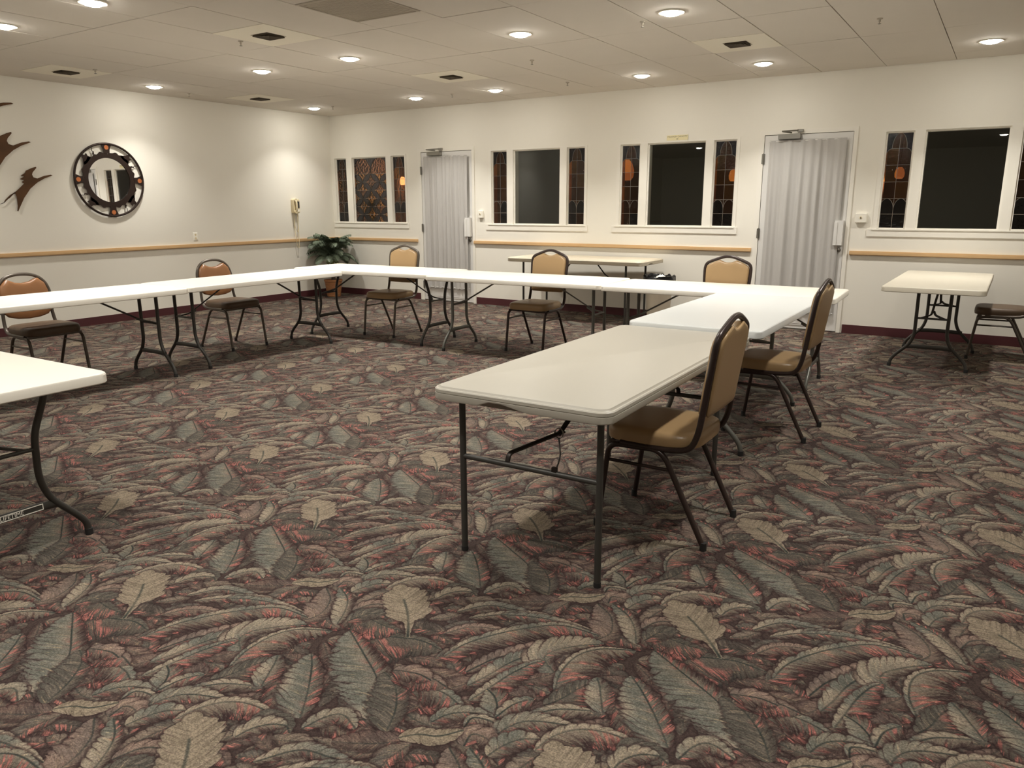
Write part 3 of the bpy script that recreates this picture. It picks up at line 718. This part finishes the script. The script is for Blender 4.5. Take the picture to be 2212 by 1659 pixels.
# ---------------------------------------------------------------- chairs
def puff(poly, fn, d0, d1, edge, name, m, parent):
    """a cushion: outline poly bulging from plane d0 to d1 with rounded edges"""
    n = len(poly); cx = sum(p[0] for p in poly)/n; cz = sum(p[1] for p in poly)/n
    rings = []
    for k, (sc, f) in enumerate([(.90, 0), (.985, .08), (1, .3), (1, .62), (.975, .84), (.92, .95), (.75, .985), (.45, 1.0)]):
        rings.append([fn(cx+(x-cx)*sc, cz+(y-cz)*sc, d0+(d1-d0)*f) for x, y in poly])
    return MB().loft(rings).build(name, m, parent, ang=60)
def chair(label, kind, loc, rz, group, fm, sm, bm):
    t = thing('banquet_chair', label, 'chair', (loc[0], loc[1], 0), rz, group)
    w = .212; n = 12
    for s in (-1, 1):
        x = s*w
        fl = MB().tube(fillet([(x, -.06, .408), (x, -.195, .405), (x, -.245, .02)], .05), .0125, n).build('leg', fm, t)
        rl = MB().tube(fillet([(x, -.06, .408), (x, .055, .412), (x, .252, .02)], .07, 7), .0125, n).build('leg', fm, t)
        for y, q in ((-.2478, fl), (.256, rl)): MB().lathe([(0, 0), (.0155, 0), (.0145, .035), (0, .035)], 12, (x, y, 0)).build('foot_cap', RUBBER, q)
        MB().tube([(x, -.205, .328), (x, .095, .328)], .008, 8).build('side_stretcher', fm, t)
    def back_pt(u, z):      # leaning back plane
        return (u, .205+(z-.50)*.165-.010*math.sin((z-.5)*3), z)
    if kind == 'crown':
        half = [(w, -.14, .418), (w, .10, .418)]
        prof = [(.206, .50), (.196, .62), (.203, .78), (.208, .875), (.196, .918), (.155, .940), (.045, .980), (.0, .984)]
    else:
        half = [(w, -.14, .418), (w, .10, .418)]
        prof = [(.200, .50), (.192, .60), (.206, .70), (.205, .745), (.185, .810), (.135, .862), (.07, .884), (0, .889)]
    right = [(.203, .175, .430)] + [back_pt(u, z) for u, z in prof]
    pts = half+right; pts = pts+[(-x, y, z) for x, y, z in pts[-2::-1]]
    MB().tube(fillet(pts, .045, 4), .0135, n).build('back_frame', fm, t)
    MB().box(-w, w, -.19, -.165, .404, .424).box(-w, w, .03, .055, .404, .424).build('seat_rail', fm, t, smooth=False)
    # seat
    poly = [(.222*math.copysign(abs(math.cos(a))**.42, math.cos(a)), -.018+.215*math.copysign(abs(math.sin(a))**.42, math.sin(a))) for a in [2*PI*k/40 for k in range(40)]]
    poly = [(x*(1-.06*max(0, (y+.018)/.215)), y) for x, y in poly]
    puff(poly, lambda u, v, d: (u, v, d-.014*((v+.018)/.215 < -.8)*0), .420, .492, .02, 'seat', sm, t)
    if kind == 'crown':
        o = [(.186, .585), (.186, .66), (.190, .78), (.193, .868), (.183, .902), (.146, .926), (.075, .953), (.062, .946), (.03, .934), (0, .931)]
        o = o+[(-x, z) for x, z in o[-2::-1]]+[(-.17, .572), (0, .568), (.17, .572)]
    else:
        o = [(.155, .545), (.183, .575), (.191, .70), (.190, .745), (.172, .806), (.125, .850), (.105, .846), (.06, .824), (0, .816)]
        o = o+[(-x, z) for x, z in o[-2::-1]]+[(-.09, .527), (0, .520), (.09, .527)]
    puff(o, lambda u, v, d: (lambda p: (p[0], p[1]-d, p[2]))(back_pt(u, v)), -.012, .030, .02, 'backrest', bm, t)
    puff([(x*.985, (z-.75)*.99+.75) for x, z in o], lambda u, v, d: (lambda p: (p[0], p[1]-d, p[2]))(back_pt(u, v)), -.008, -.022, .02, 'back_panel', bm, t)
    return t
GA = 'tan banquet chairs around the tables'; GB = 'brown round-backed chairs'
a = chair('tan vinyl banquet chair at the nearest beige table, seen from behind', 'crown', (8.262, -6.085), R(-90), GA, FRAME, TAN, TAN)
dup(a, (8.290, -4.30, 0), R(-91), 'tan vinyl banquet chair at the cool white table, seen from behind, second from the camera')
dup(a, (7.385, -2.735, 0), R(0), 'tan banquet chair behind the back row, only its crown back showing before the right door')
b = chair('tan banquet chair behind the back row, in front of the grey table by the wall', 'crown', (5.535, -2.695), R(0), GA, FRAME, TAN, TAN)
c = chair('tan banquet chair with grey frame behind the back row, just left of the left door', 'crown', (3.615, -2.71), R(2), GA, FRAMEG, TAN, TAN)
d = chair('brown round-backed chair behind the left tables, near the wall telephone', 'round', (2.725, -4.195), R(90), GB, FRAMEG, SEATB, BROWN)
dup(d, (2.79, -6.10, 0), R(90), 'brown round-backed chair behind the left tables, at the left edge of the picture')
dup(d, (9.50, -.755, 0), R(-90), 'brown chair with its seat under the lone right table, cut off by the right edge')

# ---------------------------------------------------------------- left wall
def wl(u, v, d): return (d, u, v)         # wall plane: u along y, v up, d off the wall
t = thing('wall_mirror', 'round mirror in a dark iron ring with animal silhouettes and copper discs', 'mirror', (0, -3.765, 1.752))
RO, RI = .432, .268
MB().tube([wl(RO*math.cos(a), RO*math.sin(a), .026) for a in [2*PI*k/72 for k in range(72)]], .0135, 10, closed=True).build('outer_ring', IRON, t)
MB().loft([[wl(RI*1.005*math.cos(a), RI*1.005*math.sin(a), z) for a in [2*PI*k/64 for k in range(64)]] for z in (.004, .014)]).build('mirror_pane', MIRROR, t, smooth=False)
rj = random.Random(2); N = 144; out = []
for k in range(N):
    a = 2*PI*k/N; q = (a/(PI/2)) % 1
    r = .342+.010*math.sin(q*17)+.007*math.sin(q*41+1)
    r -= .028*math.exp(-((q-0)/.16)**2)+.028*math.exp(-((q-1)/.16)**2)
    r += .020*math.exp(-((q-.62)/.10)**2)-.014*math.exp(-((q-.40)/.06)**2)
    out.append(r)
rp = [wl(out[k]*math.cos(2*PI*k/N), out[k]*math.sin(2*PI*k/N), .024) for k in range(N)]
ip = [wl((RI-.004)*math.cos(2*PI*k/N), (RI-.004)*math.sin(2*PI*k/N), .024) for k in range(N)]
bk = lambda ps: [(x-.004, y, z) for x, y, z in ps]
mb = MB(); mb.loft([ip, rp, bk(rp), bk(ip), ip], cap=False); mb.build('inner_band', IRON, t, smooth=False)
for k in range(4):
    a = k*PI/2+PI/2; ca, sa = math.cos(a), math.sin(a)
    def rot(r, s): return (r*ca-s*sa, r*sa+s*ca)
    MB().prism([rot(.315, -.036), rot(.36, -.040), rot(.425, -.066), rot(.433, 0), rot(.425, .066), rot(.36, .040), rot(.315, .036)], wl, .021, .027).build('spoke', IRON, t, smooth=False)
    dsc = MB(); cx, cz = rot(.388, 0); dsc.prism([(cx+.027*math.cos(q), cz+.027*math.sin(q)) for q in [2*PI*i/20 for i in range(20)]], wl, .027, .0305); dsc.build('copper_disc', COPPER, t, smooth=False)
    # running animal: head with beak-like muzzle, mane and a whip of a tail
    h0 = math.radians(47); 
    def pr(r, ang): return (r*math.cos(a+ang), r*math.sin(a+ang))
    sg = 1
    MB().prism([pr(.33, h0-.17), pr(.368, h0-.11), pr(.402, h0-.135), pr(.396, h0-.05), pr(.426, h0-.02), pr(.412, h0+.05), pr(.386, h0+.06), pr(.370, h0+.13), pr(.338, h0+.22), pr(.32, h0+.1)], wl, .018, .024).build('animal_head', IRON, t, smooth=False)
    MB().tube([wl(*pr(.34, h0-.30), .022), wl(*pr(.372, h0-.36), .022), wl(*pr(.385, h0-.33), .022), wl(*pr(.428, h0-.38), .024)], [.012, .006, .004, .003], 6).build('animal_tail', IRON, t)
    MB().tube([wl(*pr(.40, k*0-.16*0+.0), 0.0)][:0] or [wl(*pr(.405, 0), .004), wl(*pr(.405, 0), .022)], .005, 6).build('standoff', IRON, t)
BIRD = [(0.011,-0.005),(-0.012,-0.014),(-0.086,-0.042),(-0.169,-0.088),(-0.255,-0.158),(-0.337,-0.262),(-0.397,-0.366),(-0.42,-0.409),(-0.429,-0.404),(-0.417,-0.349),(-0.413,-0.246),(-0.425,-0.216),(-0.442,-0.22),(-0.484,-0.259),(-0.555,-0.307),(-0.535,-0.28),(-0.479,-0.229),(-0.418,-0.195),(-0.362,-0.147),(-0.314,-0.103),(-0.338,-0.087),(-0.309,-0.067),(-0.353,-0.056),(-0.303,-0.026),(-0.339,-0.019),(-0.289,0.013),(-0.277,0.038),(-0.206,0.071),(-0.162,0.085),(-0.158,0.073),(-0.204,0.024),(-0.216,-0.002),(-0.204,-0.032),(-0.163,-0.044),(-0.081,-0.012),(-0.01,0.002)]
BL = ['rusted metal wall bird flying, the lowest and only whole one, left of the mirror', 'rusted metal wall bird at the left edge, middle one, its neck and wing tip showing', 'rusted metal wall bird at the left edge, topmost, only its head showing']
for (y, z), lb, (s, rt) in zip([(-4.450, 1.795), (-4.638, 2.153), (-4.765, 2.552)], BL, [(1, 0), (1.12, .02), (1.1, -.10)]):
    t = thing('wall_bird', lb, 'wall art', (0, y, z), 0, 'metal birds on the left wall')
    B2 = [(s*(u*math.cos(rt)-v*math.sin(rt)), s*(u*math.sin(rt)+v*math.cos(rt))) for u, v in BIRD]
    MB().prism(B2, lambda u, v, d: (d+.012*max(0, -u-.15), u, v), .012, .016).build('bird_body', RUST, t, smooth=False)
    cu = sum(p[0] for p in B2)/len(B2)+.05; cv = sum(p[1] for p in B2)/len(B2)
    MB().tube([(0, cu, cv), (.015, cu, cv)], .006, 8).build('wall_mount', IRON, t)
    MB().tube([(.016, s*-.42, s*-.20), (.017, s*-.47, s*-.235), (.018, s*-.555, s*-.315), (.018, s*-.60, s*-.33)], [.006, .004, .003, .002], 6).build('trailing_leg', IRON, t)

t = thing('wall_phone', 'cream wall telephone with handset and hanging coiled cord near the corner', 'telephone', (0, -.835, 1.43))
MB().loft([[wl(x, y, d) for x, y in rrect(.130*s, .215*s, .02)] for d, s in ((0, .96), (.004, 1), (.048, 1), (.060, .93))]).build('phone_base', CREAM, t)
hs = MB().tube(fillet([wl(-.028, .085, .072), wl(-.028, .05, .092), wl(-.028, -.05, .092), wl(-.028, -.085, .072)], .03), .015, 10).tube([wl(-.028, .088, .055), wl(-.028, .088, .084)], .026, 14).tube([wl(-.028, -.088, .055), wl(-.028, -.088, .084)], .026, 14)
hs.build('handset', CREAM, t)
MB().box(.060, .065, .004, .052, -.03, .07).build('keypad', DARKP, t, smooth=False)
MB().box(.060, .066, .008, .046, -.085, -.045).build('number_card', WHITEP, t, smooth=False)
cord = []
P = fillet([wl(-.03, -.11, .03), wl(-.045, -.35, .03), wl(-.02, -.62, .04), wl(.01, -.66, .045), wl(.03, -.38, .035), wl(.028, -.11, .03)], .08, 8)
MB().tube(P, .0045, 6).tube(fillet([wl(-.02, -.11, .02), wl(-.035, -.30, .02), wl(.02, -.42, .03), wl(.045, -.30, .02), wl(.04, -.10, .02)], .06, 8), .004, 6).build('cord', CREAM, t)
t = thing('wall_outlet', 'small white outlet plate on the left wall above the chair rail', 'outlet', (0, -2.632, 1.027))
MB().loft([[wl(x, y, d) for x, y in rrect(.072*s, .118*s, .006)] for d, s in ((0, 1), (.004, 1), (.007, .93))]).build('cover_plate', WHITEP, t)
for z in (-.024, .024): MB().prism([(.014*math.cos(q), z+.016*math.sin(q)) for q in [2*PI*i/16 for i in range(16)]], wl, .006, .0085).build('socket', CREAM, t, smooth=False)

# back wall controls
for x, z, w, h, lb in [(2.985, 1.305, .080, .105, 'white wall control box right of the left door'), (8.07, 1.283, .118, .100, 'white wall control box right of the right door')]:
    t = thing('wall_control', lb, 'switch', (x, 0, z))
    bx = lambda d, s: [(x_, -d, y_) for x_, y_ in rrect(w*s, h*s, .008)]
    MB().loft([bx(0, .98), bx(.004, 1), bx(.030, 1), bx(.036, .93)]).build('control_cover', WHITEP, t)
    MB().prism([(.013*math.cos(q), .004+.013*math.sin(q)) for q in [2*PI*i/18 for i in range(18)]], lambda u, v, d: (u, -d, v), .035, .041).build('control_knob', CREAM, t, smooth=False)
    MB().box(-.004, .004, -.044, -.041, -.006, .012).build('knob_pointer', DARKP, t, smooth=False)
t = thing('capacity_notice', 'small yellowed notice strip on the frame above the third window', 'sign', (5.915, -.007, 2.226))
MB().box(-.135, .135, -.002, 0, -.030, .030).build('notice_strip', mat('notice_yellow', rgb(232, 222, 180), .6), t, smooth=False)
INK = mat('faded_ink', rgb(128, 116, 84), .8)
text('notice_text', 'MAXIMUM CAPACITY', .026, INK, t, (0, -.0024, .012), (PI/2, 0, 0)); text('notice_text', '60', .024, INK, t, (0, -.0024, -.014), (PI/2, 0, 0))

# ---------------------------------------------------------------- plant and bin
t = thing('potted_palm', 'artificial palm in a wicker pot standing in the far corner', 'plant', (.345, -.43, 0))
MB().lathe([(0, 0), (.10, 0), (.105, .01)]+[(.105+.03*k/22+(.0035 if k % 2 else 0), .012+.226*k/22) for k in range(23)]+[(.145, .245), (.145, .275), (.130, .275), (.125, .245), (0, .24)], 24).build('pot', WICKER, t)
MB().lathe([(0, .238), (.124, .243), (.05, .262), (0, .266)], 16).build('moss', mat('moss', rgb(86, 92, 66), .9, bump=.8, bscale=80), t)
MB().tube([(0, 0, .24), (.01, .005, .38), (0, 0, .50), (.006, 0, .60)], [.034, .028, .026, .020], 10).build('trunk', TRUNK, t)
rp_ = random.Random(12)
def frond(az, el, L, droop, m, nm, z0):
    mb = MB(); sp = []; d = Vector((math.cos(az), math.sin(az), 0)); p = Vector((0, 0, z0)); e = el; N = 12
    for k in range(N+1):
        sp.append(p.copy()); p = p+(d*math.cos(e)+Vector((0, 0, math.sin(e))))*(L/N); e -= droop/N*(1+k/N)
    for q in sp:                                   # keep clear of the two walls
        q.x = max(q.x, -.315); q.y = min(q.y, .40)
    mb.tube(sp, [.0055*(1-.8*k/N) for k in range(N+1)], 5)
    for k in range(84):
        f = .10+.90*k/84; i = min(N-1, int(f*N)); a = sp[i].lerp(sp[i+1], f*N-i); tn = (sp[i+1]-sp[i]).normalized()
        sd = tn.cross(Vector((0, 0, 1))).normalized(); up = sd.cross(tn)
        for s in (-1, 1):
            ln = L*.33*(math.sin(PI*min(1, .2+.8*f))**.7)*rp_.uniform(.85, 1.1)
            dr = (tn*.75+sd*s*.8+up*.15).normalized(); w = .0044
            b = a+dr*ln*.5+Vector((0, 0, -.02*ln/.1*.2)); c = a+dr*ln+Vector((0, 0, -.025-ln*.30))
            for q in (b, c): q.x = max(q.x, -.325); q.y = min(q.y, .41)
            wv = tn*w
            mb.add([a-wv*.4, a+wv*.4, b+wv, b-wv, c], [(0, 1, 2, 3), (3, 2, 4)])
    mb.build(nm, m, t, smooth=False)
for k in range(32):
    frond(k*2.4+rp_.uniform(-.2, .2), rp_.uniform(.9, 1.5), rp_.uniform(.42, .56), rp_.uniform(.75, 1.5), LEAF, 'frond', .62)
for k in range(11): frond(k*2.4+.6, rp_.uniform(.35, .8), rp_.uniform(.38, .48), rp_.uniform(.8, 1.4), LEAF, 'frond', .60)
for k in range(6): frond(k*1.05+.4, rp_.uniform(.1, .5), .13, 1.7, LEAFY, 'young_frond', .585)
t = thing('waste_bin', 'pale plastic waste bin with a black bag liner beside the wall table', 'bin', (5.955, -.50, 0))
MB().lathe([(0, 0), (.125, 0), (.13, .01), (.165, .54), (.172, .55), (.172, .57), (.160, .57), (.128, .03), (0, .03)], 28).build('bin_body', BIN, t)
rb = random.Random(7); rings = []; n = 40
for k, (r, z) in enumerate([(.150, .45), (.158, .575), (.172, .592), (.186, .585), (.188, .545), (.186, .500)]):
    rings.append([((r+rb.uniform(-.004, .010)*(k > 1))*math.cos(2*PI*i/n), (r+rb.uniform(-.004, .010)*(k > 1))*math.sin(2*PI*i/n), z+(rb.uniform(-.012, .022) if k > 1 else 0)) for i in range(n)])
MB().loft(rings, cap=False).build('bag_liner', BAG, t)
MB().loft([[(.11*math.cos(2*PI*i/14)*s+.02, .09*math.sin(2*PI*i/14)*s, z+rb.uniform(-.02, .02)) for i in range(14)] for s, z in ((1, .50), (.9, .545), (.5, .585), (.1, .60))]).build('crumpled_paper', WHITEP, t)

# lamps in the passage, seen as amber glows through the leaded glass
SHADE = glow('lamp_shade', (1, .78, .46, 1), 4.5); BULB = glow('lamp_bulb', (1, .85, .55, 1), 16); DIM = glow('lamp_shade_dim', (1, .66, .34, 1), .30); DIMB = glow('lamp_bulb_dim', (1, .75, .45, 1), .8)
for k, (x, y, z, e) in enumerate(HLAMPS):
    t = thing('passage_lamp', ['amber hanging lamp glowing through the right leaded light of the first window', 'dim amber hanging lamp behind the left leaded light of the third window', 'amber hanging lamp behind the right leaded light of the third window', 'amber hanging lamp behind the right leaded light of the second window', 'dim amber hanging lamp behind the left leaded light of the fourth window'][k], 'lamp', (x, y, z), 0, 'lamps in the passage')
    t.scale = [(s_ := (.42, .9, .5, .7, .42)[k])]*3
    MB().lathe([(.05, .16), (.10, .10), (.13, 0), (.12, -.10), (.08, -.15), (.075, -.15), (.112, -.10), (.122, 0), (.094, .096), (.046, .15)], 20).build('lamp_shade', SHADE if e > .9 else DIM, t)
    MB().lathe([(0, .04), (.03, .03), (.04, 0), (.03, -.03), (0, -.04)], 14).build('bulb', BULB if e > .9 else DIMB, t)
    pl = bpy.data.lights.new('lamp', 'POINT'); pl.energy = HALL_W*(.8, .35, .9, .3, 1.3)[k]; pl.color = (1, .80, .56); pl.shadow_soft_size = .1
    po = bpy.data.objects.new('lamp', pl); C.objects.link(po); po.parent = t; po.location = (0, 0, -.25)
    MB().tube([(0, 0, .15), (0, 0, (H-z)/s_)], .006, 6).build('lamp_rod', DARKM, t)
